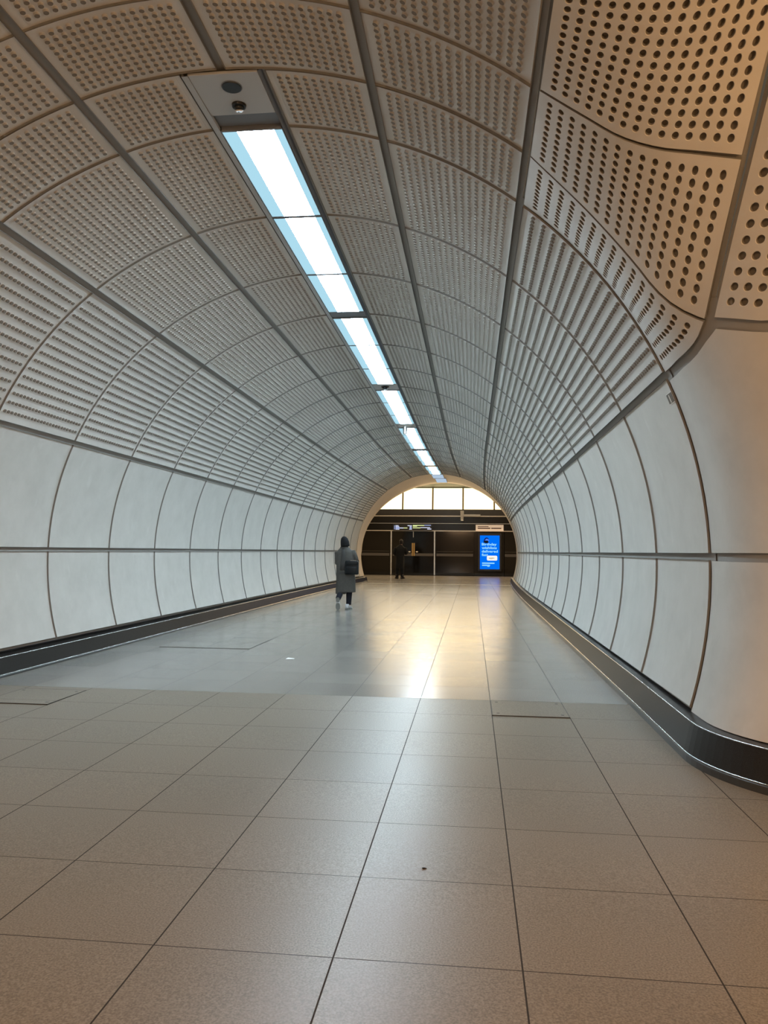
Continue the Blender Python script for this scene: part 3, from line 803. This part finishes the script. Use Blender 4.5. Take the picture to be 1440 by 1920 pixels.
# wall camera
c = pz(866.5, 967, Y_P-.5)
t = empty('security_camera', (c.x, Y_P-.5, c.z))
bm = bmesh.new(); box(bm, -.09, .09, -.10, .10, -.02, .26, bev=.02); bmobj('housing', bm, 'whiteplastic', t)
bm = bmesh.new(); cyl(bm, (0, -.02, -.26), (0, 0, -.02), .075, .085, 20); bmobj('camera_body', bm, 'whiteplastic', t)
bm = bmesh.new(); box(bm, .09, .95, -.03, .03, -.02, .07, bev=.01); box(bm, .12, .18, .0, .42, -.01, .05); bmobj('arm', bm, 'whiteplastic', t)
tag(t, 'white camera on a slim arm in front of the dark beam', 'camera')
# advert screen
b0, b1 = pz(900, 1004), pz(936.5, 1067.5)
YS = Y_P-.06
t = empty('advert_screen', ((b0.x+b1.x)/2, YS, (b0.z+b1.z)/2)); w = (b1.x-b0.x)/2; h = (b0.z-b1.z)/2
boxobj('housing', (-w-.10, w+.10, .0, .07, -h-.10, h+.12), 'black', t, bev=.01)
boxobj('screen', (-w, w, -.006, .0, -h, h), 'blue', t)
def su(px): return -w+(px-235)/(1110-235)*2*w
def sv(py): return h-(py-225)/(1740-225)*2*h
def text(body, px, base, cap, width_px):
    cu = bpy.data.curves.new('lettering', 'FONT'); cu.body = body; cu.size = 1.0; cu.offset = .02
    cu.materials.append(M['adwhite'])
    tmp = bpy.data.objects.new('lettering', cu); COL.objects.link(tmp)
    bpy.context.view_layer.update()
    me = bpy.data.meshes.new_from_object(tmp.evaluated_get(bpy.context.evaluated_depsgraph_get()))
    bpy.data.objects.remove(tmp)
    co_ = np.array([v.co[:] for v in me.vertices])
    x0, x1 = co_[:, 0].min(), co_[:, 0].max()
    sx = (su(px+width_px)-su(px))/(x1-x0); sy = (sv(base-cap)-sv(base))/.70
    for v in me.vertices:
        X = su(px)+(v.co.x-x0)*sx; Z = sv(base)+v.co.y*sy
        v.co = (X, -.010, Z)
    for k in range(len(me.materials)): me.materials[k] = M['adwhite']
    obj('lettering', me, t)
text('Birthday', 315, 672, 110, 665)
text('wishlists', 315, 832, 110, 670)
text('delivered', 315, 990, 110, 715)
text('fast.', 315, 1148, 110, 320)
def shape(nm, pts, mk, y):
    v = [(su(a), y, sv(b)) for a, b in pts]+[(su(a), y+.003, sv(b)) for a, b in pts]; n = len(pts)
    f = [tuple(range(n)), tuple(range(2*n-1, n-1, -1))]+[(i, (i+1) % n, n+(i+1) % n, n+i) for i in range(n)]
    obj(nm, mesh(nm, v, f, mk), t)
arc = [(530+150*math.cos(a)*.95, 545-235*math.sin(a)) for a in np.linspace(PI, 0, 14)]
arci = [(545+110*math.cos(a), 545-175*math.sin(a)) for a in np.linspace(0, PI, 14)]
shape('pictured_hood', [(530+140*math.cos(a), 545-230*math.sin(a)) for a in np.linspace(PI, .55*PI/2, 12)]+[(545+105*math.cos(a), 545-175*math.sin(a)) for a in np.linspace(.55*PI/2, PI, 12)], 'adnavy', -.010)
shape('pictured_face', [(550+95*math.cos(a), 470-100*math.sin(a)) for a in np.linspace(0, PI, 12)], 'adskin', -.009)
shape('pictured_glasses', [(440, 455), (590, 455), (625, 545), (520, 580), (400, 545)], 'addark', -.0115)
def rr_(x0, x1, y0, y1, r):
    o = []
    for cx_, cy_, a0 in ((x1-r, y0+r, 0), (x0+r, y0+r, PI/2), (x0+r, y1-r, PI), (x1-r, y1-r, 1.5*PI)):
        for a in np.linspace(a0, a0+PI/2, 6): o.append((cx_+r*math.cos(a), cy_-r*math.sin(a)))
    return o
shape('pictured_parcel', rr_(545, 1010, 1130, 1350, 55), 'adcard', -.0105)
shape('pictured_label', [(620, 1225), (830, 1215), (910, 1250), (830, 1265), (740, 1290), (640, 1270)], 'adcream', -.0125)
for a, b, c_, d_ in ((330, 885, 1445, 1495), (330, 690, 1540, 1585), (560, 670, 1605, 1630)): shape('small_print', rr_(a, b, c_, d_, 12), 'adwhite', -.010)
tag(t, 'upright bright blue advertising screen with pale lettering on the black panel', 'advert screen')

# ------------------------------------------------------------------ people
def tube(bm, pts, rads, seg=14, sq=1.0):
    """rounded tube through pts; rads are r or (rx, ry)"""
    pts = [Vector(p) for p in pts]; rings = []
    for i, p in enumerate(pts):
        d = (pts[min(i+1, len(pts)-1)]-pts[max(i-1, 0)]).normalized()
        a = d.cross(Vector((0, 1, 0))); a = a.normalized() if a.length > .05 else Vector((1, 0, 0))
        b = a.cross(d).normalized()
        if a.x < 0: a, b = -a, -b
        r = rads[i]; rx, ry = (r, r) if not isinstance(r, tuple) else r
        ring = []
        for k in range(seg):
            t_ = 2*PI*k/seg; c_, s_ = math.cos(t_), math.sin(t_)
            c_ = math.copysign(abs(c_)**sq, c_); s_ = math.copysign(abs(s_)**sq, s_)
            ring.append(bm.verts.new(p+a*rx*c_+b*ry*s_))
        rings.append(ring)
    for i in range(len(rings)-1):
        for k in range(seg): bm.faces.new((rings[i][k], rings[i][(k+1) % seg], rings[i+1][(k+1) % seg], rings[i+1][k]))
    bm.faces.new(rings[0][::-1]); bm.faces.new(rings[-1])
def fuse(o, vox, it=4):
    r = o.modifiers.new('fuse', 'REMESH'); r.mode = 'VOXEL'; r.voxel_size = vox; r.use_smooth_shade = True
    s = o.modifiers.new('soft', 'SMOOTH'); s.iterations = it; s.factor = .5
    return o
def hand(bm, w, d, up_, s=1.0, side=1):
    """palm, five separate bent fingers of unequal length; w wrist, d direction of the hand, up_ back of the hand"""
    w = Vector(w); d = Vector(d).normalized(); n = Vector(up_).normalized(); a = d.cross(n).normalized()*side
    tube(bm, [w-d*.02, w+d*.02, w+d*.055, w+d*.085], [(.022*s, .017*s), (.034*s, .016*s), (.040*s, .015*s), (.038*s, .012*s)])
    for k, (o_, L) in enumerate(((-.030, .062), (-.010, .074), (.010, .070), (.029, .052))):
        b0 = w+d*.080+a*o_*s; pts = [b0]; dd = d.copy()
        for q in range(3):
            dd = (dd-n*.38).normalized(); pts.append(pts[-1]+dd*L*s*(.42, .33, .25)[q])
        tube(bm, pts, [.0088*s, .0085*s, .008*s, .0065*s], 8)
    b0 = w+d*.030-a*.030*s; dd = (d*.6-a*.8-n*.2).normalized(); pts = [b0, b0+dd*.032*s]; dd = (d*.9-a*.35-n*.3).normalized(); pts += [pts[-1]+dd*.03*s, pts[-1]+dd*.055*s]
    tube(bm, pts, [.011*s, .0105*s, .0095*s, .007*s], 8)
def head(bm, c, s=1.0):
    c = Vector(c)
    ball(bm, c+Vector((0, 0, .02*s)), .095*s, (.82, 1.02, 1.12), 24, 18)                 # skull
    ball(bm, c+Vector((0, .035*s, -.045*s)), .062*s, (.88, .9, 1.05))                     # jaw
    tube(bm, [c+Vector((0, .088*s, .025*s)), c+Vector((0, .112*s, -.012*s)), c+Vector((0, .092*s, -.02*s))], [.008*s, .014*s, .010*s], 8)   # nose
    tube(bm, [c+Vector((-.022*s, .088*s, -.05*s)), c+Vector((0, .096*s, -.05*s)), c+Vector((.022*s, .088*s, -.05*s))], [.005*s, .009*s, .005*s], 8)  # mouth
    for sx in (-1, 1):
        ball(bm, c+Vector((sx*.082*s, -.005*s, 0)), .03*s, (.35, .7, 1.1), 12, 8)         # ears
        ball(bm, c+Vector((sx*.03*s, .086*s, .022*s)), .011*s, (1.3, .6, .8), 10, 8)      # eyes

# --- walking figure in the grey coat, seen from behind
P1 = empty('person', (-2.735, 16.62, 0))
bm = bmesh.new()
head(bm, (-.02, .02, 1.45), .98)
tube(bm, [(-.01, 0, 1.25), (-.015, .0, 1.34), (-.02, .01, 1.40)], [.06, .05, .05])
tube(bm, [(.0, 0, .74), (0, 0, .86), (0, .0, 1.02), (-.01, .0, 1.18), (-.01, 0, 1.28)], [(.15, .10), (.16, .11), (.13, .10), (.16, .11), (.13, .08)])
arms = {-1: [(-.165, 0, 1.25), (-.205, .0, 1.02), (-.10, .23, 1.02)], 1: [(.135, 0, 1.26), (.215, .02, 1.10), (.15, .24, 1.03)]}
for s, a in arms.items():
    tube(bm, a, [.046, .036, .026]); d = Vector(a[2])-Vector(a[1]); hand(bm, a[2], d, (0, -.2, 1), .92, side=s)
legR = [(.075, .02, .76), (.08, .10, .42), (.075, .045, .07)]
legL = [(-.075, .0, .76), (-.09, .02, .40), (-.104, -.20, .24)]
for l in (legR, legL): tube(bm, l, [.08, .055, .028])
o = bmobj('body', bm, 'skin', P1, smooth=True); fuse(o, .006, 2)
bm = bmesh.new()
tube(bm, [(.075, .02, .80), (.08, .08, .45), (.074, .055, .22), (.072, .045, .10)], [.10, .072, .060, .056])
tube(bm, [(-.075, .0, .80), (-.088, .03, .45), (-.098, -.10, .33), (-.108, -.255, .255)], [.10, .072, .062, .056])
bmobj('trousers', bm, 'trousers', P1, smooth=True)
# shoes
def shoe(loc, pitch, nm='shoe', yaw=0):
    t_ = empty(nm, loc); t_.parent = P1; t_.rotation_euler = (pitch, 0, yaw)
    bm = bmesh.new(); tube(bm, [(0, -.115, .045), (0, -.08, .055), (0, -.01, .055), (0, .06, .044), (0, .12, .034), (0, .150, .030)], [(.030, .038), (.040, .048), (.041, .046), (.046, .034), (.040, .024), (.022, .014)], 16)
    tube(bm, [(0, -.07, .05), (0, -.072, .115)], [(.042, .05), (.038, .045)], 14)
    me_ = bmobj('upper', bm, 'shoe', t_, smooth=True)
    bm = bmesh.new()
    for y0_, y1_, w0, w1 in ((-.125, -.02, .040, .040), (.0, .155, .048, .036)):
        vs = []
        for z in (0, .024):
            for a in np.linspace(0, 2*PI, 20)[:-1]:
                yy_ = (y0_+y1_)/2+(y1_-y0_)/2*math.copysign(abs(math.sin(a))**.7, math.sin(a)); vs.append(bm.verts.new((w0*math.copysign(abs(math.cos(a))**.8, math.cos(a)), yy_, z)))
        k = 19
        bm.faces.new(vs[:k][::-1]); bm.faces.new(vs[k:])
        for i in range(k): bm.faces.new((vs[i], vs[(i+1) % k], vs[k+(i+1) % k], vs[k+i]))
    bmobj('sole', bm, 'sole', t_)
    return t_
sR = shoe((.066, .055, .002), 0, yaw=-.25)
sL = shoe((-.118, -.245, .150), rad(-76), yaw=.05)
bm = bmesh.new()
hem = [(.012, .0, .375), (.012, .0, .45), (.01, 0, .62), (.0, 0, .80), (-.005, 0, .98), (-.012, 0, 1.13), (-.02, 0, 1.24), (-.022, 0, 1.305), (-.022, 0, 1.35), (-.022, 0, 1.385)]
tube(bm, hem, [(.218, .165), (.216, .16), (.210, .15), (.205, .145), (.196, .135), (.190, .13), (.192, .118), (.135, .095), (.085, .08), (.068, .07)], 28, .9)
# longer tail on one side
tube(bm, [(-.09, -.01, .335), (-.09, -.01, .42), (-.07, 0, .60)], [(.118, .13), (.120, .13), (.12, .12)], 20, .85)
tube(bm, [(-.185, 0, 1.25), (-.188, -.01, 1.13), (-.193, -.015, 1.0), (-.150, .11, .995), (-.09, .24, 1.03)], [.064, .054, .046, .044, .042])
tube(bm, [(.135, 0, 1.265), (.185, .0, 1.19), (.222, .02, 1.10), (.19, .14, 1.05), (.15, .235, 1.03)], [.068, .064, .058, .054, .048])
o = bmobj('coat', bm, 'coat', P1, smooth=True); fuse(o, .012, 5)
bm = bmesh.new(); box(bm, -.12, .06, -.152, -.140, .775, .815, bev=.004); bmobj('half_belt', bm, 'scarf', P1)
bm = bmesh.new()
tube(bm, [(-.03, .0, 1.285), (-.03, .0, 1.33), (-.02, .0, 1.385)], [(.115, .10), (.095, .09), (.078, .08)], 20)
tube(bm, [(-.045, -.09, 1.30), (-.03, -.128, 1.18), (-.04, -.138, 1.0), (-.05, -.145, .85)], [(.035, .02), (.045, .014), (.05, .012), (.05, .01)], 12)
o = bmobj('scarf', bm, 'scarf', P1, smooth=True)
bm = bmesh.new()
tube(bm, [(-.012, .0, 1.365), (-.015, .0, 1.40), (-.022, .0, 1.46), (-.035, -.005, 1.52), (-.047, -.01, 1.56), (-.055, -.01, 1.584)], [(.094, .10), (.098, .112), (.094, .112), (.080, .10), (.058, .075), (.022, .03)], 24)
bmobj('knit_hat', bm, 'hat', P1, smooth=True)
tag(P1, 'person in a long grey coat and black hat walking away along the wall', 'person')
# bag on the hip
B = empty('shoulder_bag', (-2.735+.165, 16.62-.13, .92))
bm = bmesh.new(); box(bm, -.15, .145, -.075, .06, -.16, .13, bev=.03); bmobj('bag_body', bm, 'bag', B, smooth=True)
bm = bmesh.new(); box(bm, -.135, .13, -.088, .0, .045, .142, bev=.018); bmobj('flap', bm, 'bag', B, smooth=True)
bm = bmesh.new(); box(bm, -.11, .11, -.094, -.07, -.13, .01, bev=.01); bmobj('front_pocket', bm, 'bag', B, smooth=True)
bm = bmesh.new(); tube(bm, [(-.11, .0, .10), (-.09, .05, .22), (-.045, .10, .345), (-.02, .14, .36), (.03, .19, .30), (.11, .20, .12), (.12, .06, .05)], [(.016, .006)]*7, 8); bmobj('strap', bm, 'bag', B, smooth=True)
bm = bmesh.new(); box(bm, -.03, .09, -.08, -.02, .138, .150, bev=.004); bmobj('top_trim', bm, 'steel', B)  # steel bar put in for the highlight along the bag's top
tag(B, 'black leather shoulder bag hanging on the hip of the walking person', 'bag')

# --- figure waiting at the doors
P2 = empty('person', (-3.31, 35.7, 0))
bm = bmesh.new()
head(bm, (.045, .02, 1.69), 1.0)
tube(bm, [(.03, 0, 1.46), (.04, .0, 1.56), (.045, .01, 1.62)], [.07, .058, .055])
tube(bm, [(0, 0, .86), (0, 0, 1.0), (0.005, .0, 1.18), (.01, .0, 1.36), (.015, 0, 1.48)], [(.16, .11), (.165, .11), (.155, .11), (.19, .12), (.15, .09)])
arms = {-1: [(-.20, 0, 1.43), (-.285, .0, 1.16), (-.17, .20, 1.10)], 1: [(.22, 0, 1.43), (.30, .02, 1.17), (.20, .24, 1.16)]}
for s, a in arms.items():
    tube(bm, a, [.054, .042, .03]); hand(bm, a[2], Vector(a[2])-Vector(a[1]), (0, -.2, 1), 1.0, side=s)
for s, fx in ((-1, -.135), (1, .105)): tube(bm, [(s*.085, 0, .88), (fx, .02, .48), (fx, .0, .08)], [.09, .06, .04])
o = bmobj('body', bm, 'skin', P2, smooth=True); fuse(o, .007, 2)
bm = bmesh.new()
for s, fx in ((-1, -.135), (1, .105)): tube(bm, [(s*.085, 0, .92), (fx, .02, .50), (fx, .005, .25), (fx, .0, .075)], [.11, .088, .078, .072])
bmobj('trousers', bm, 'dark', P2, smooth=True)
bm = bmesh.new()
tube(bm, [(-.005, 0, .46), (-.005, 0, .62), (0, 0, .86), (0, 0, 1.05), (.01, 0, 1.22), (.015, 0, 1.36), (.02, 0, 1.46), (.03, 0, 1.53), (.04, 0, 1.58)], [(.17, .15), (.185, .16), (.195, .16), (.19, .15), (.20, .15), (.225, .145), (.20, .12), (.11, .09), (.07, .07)], 26, .9)
tube(bm, [(-.20, 0, 1.43), (-.25, .0, 1.30), (-.285, .0, 1.17), (-.23, .12, 1.10), (-.17, .19, 1.10)], [.078, .072, .068, .06, .052])
tube(bm, [(.225, 0, 1.43), (.27, .0, 1.30), (.30, .02, 1.18), (.25, .14, 1.15), (.20, .23, 1.16)], [.078, .072, .068, .06, .052])
o = bmobj('coat', bm, 'dark', P2, smooth=True); fuse(o, .014, 5)
bm = bmesh.new(); ball(bm, (.045, .005, 1.725), .108, (.86, 1.02, 1.0), 22, 16); tube(bm, [(.045, -.03, 1.66), (.045, -.035, 1.60)], [(.075, .055), (.06, .04)], 16); bmobj('hair', bm, 'hair', P2, smooth=True)
for s, fx in ((-1, -.145), (1, .118)):
    bm = bmesh.new(); c0, s0 = math.cos(s*-.6), math.sin(s*-.6)
    def rp_(y, z): return (fx-s0*y, c0*y, z)
    tube(bm, [rp_(-.11, .04), rp_(-.06, .05), rp_(.02, .05), rp_(.10, .036), rp_(.17, .028)], [(.034, .038), (.042, .048), (.044, .046), (.046, .034), (.024, .018)], 14)
    tube(bm, [(fx, -.02, .05), (fx, -.015, .20)], [.052, .058], 14)
    o = bmobj('boot', bm, 'bootleather', P2, smooth=True)
    boxv = bmesh.new(); tube(boxv, [rp_(-.13, .008), rp_(.17, .008)], [(.044, .009), (.034, .009)], 12, .6); bmobj('sole', boxv, 'black', o)
tag(P2, 'person in dark clothes standing with back turned at the glass doors', 'person')

# ------------------------------------------------------------------ light
def area(name, loc, rot, sx, sy, power, col):
    l = bpy.data.lights.new(name, 'AREA'); l.shape = 'RECTANGLE'; l.size = sx; l.size_y = sy; l.energy = power; l.color = col
    o = bpy.data.objects.new(name, l); COL.objects.link(o); o.location = loc; o.rotation_euler = rot
    return o
def aim(o, d):
    o.rotation_euler = Vector(d).to_track_quat('-Z', 'Y').to_euler(); return o
aim(area('side_passage_lamp', (3.8, .2, 3.9), (0, 0, 0), 1.4, 1.4, 90, (1.0, .56, .26)), (-.2, .1, -1))
aim(area('side_passage_uplight', (3.0, .0, 2.3), (0, 0, 0), .8, .8, 75, (1.0, .56, .24)), (-.35, .6, .75))  # unseen fill, added to brighten the panels above the corner
area('platform_lamp', (-1.6, 35.6, 4.7), (rad(28), 0, 0), 9.0, 2.4, 170, (1.0, .76, .48))  # added warm fill hidden above the arch, brightens the doors and sign
aim(area('platform_downlight', (-1.6, 38.2, 4.6), (0, 0, 0), 14.0, 6.0, 720, (1.0, .70, .40)), (0, -.75, -1))  # added wide warm fill, out of view, that brightens the far floor
area('passage_lamp_behind', (-1.2, -3.6, 4.1), (rad(25), 0, 0), 2.5, 1.2, 270, (1.0, .60, .31))
w_ = bpy.data.worlds.new('world'); SC.world = w_; w_.use_nodes = True
bg = w_.node_tree.nodes['Background']; bg.inputs[0].default_value = (1.0, .78, .55, 1); bg.inputs[1].default_value = .08

SC.view_settings.view_transform = 'Standard'
SC.view_settings.look = 'None'
SC.view_settings.exposure = 0.0
SC.view_settings.gamma = 1.0
SC.view_settings.use_curve_mapping = False
SC.cycles.max_bounces = 10
SC.cycles.diffuse_bounces = 6
SC.cycles.sample_clamp_indirect = 8
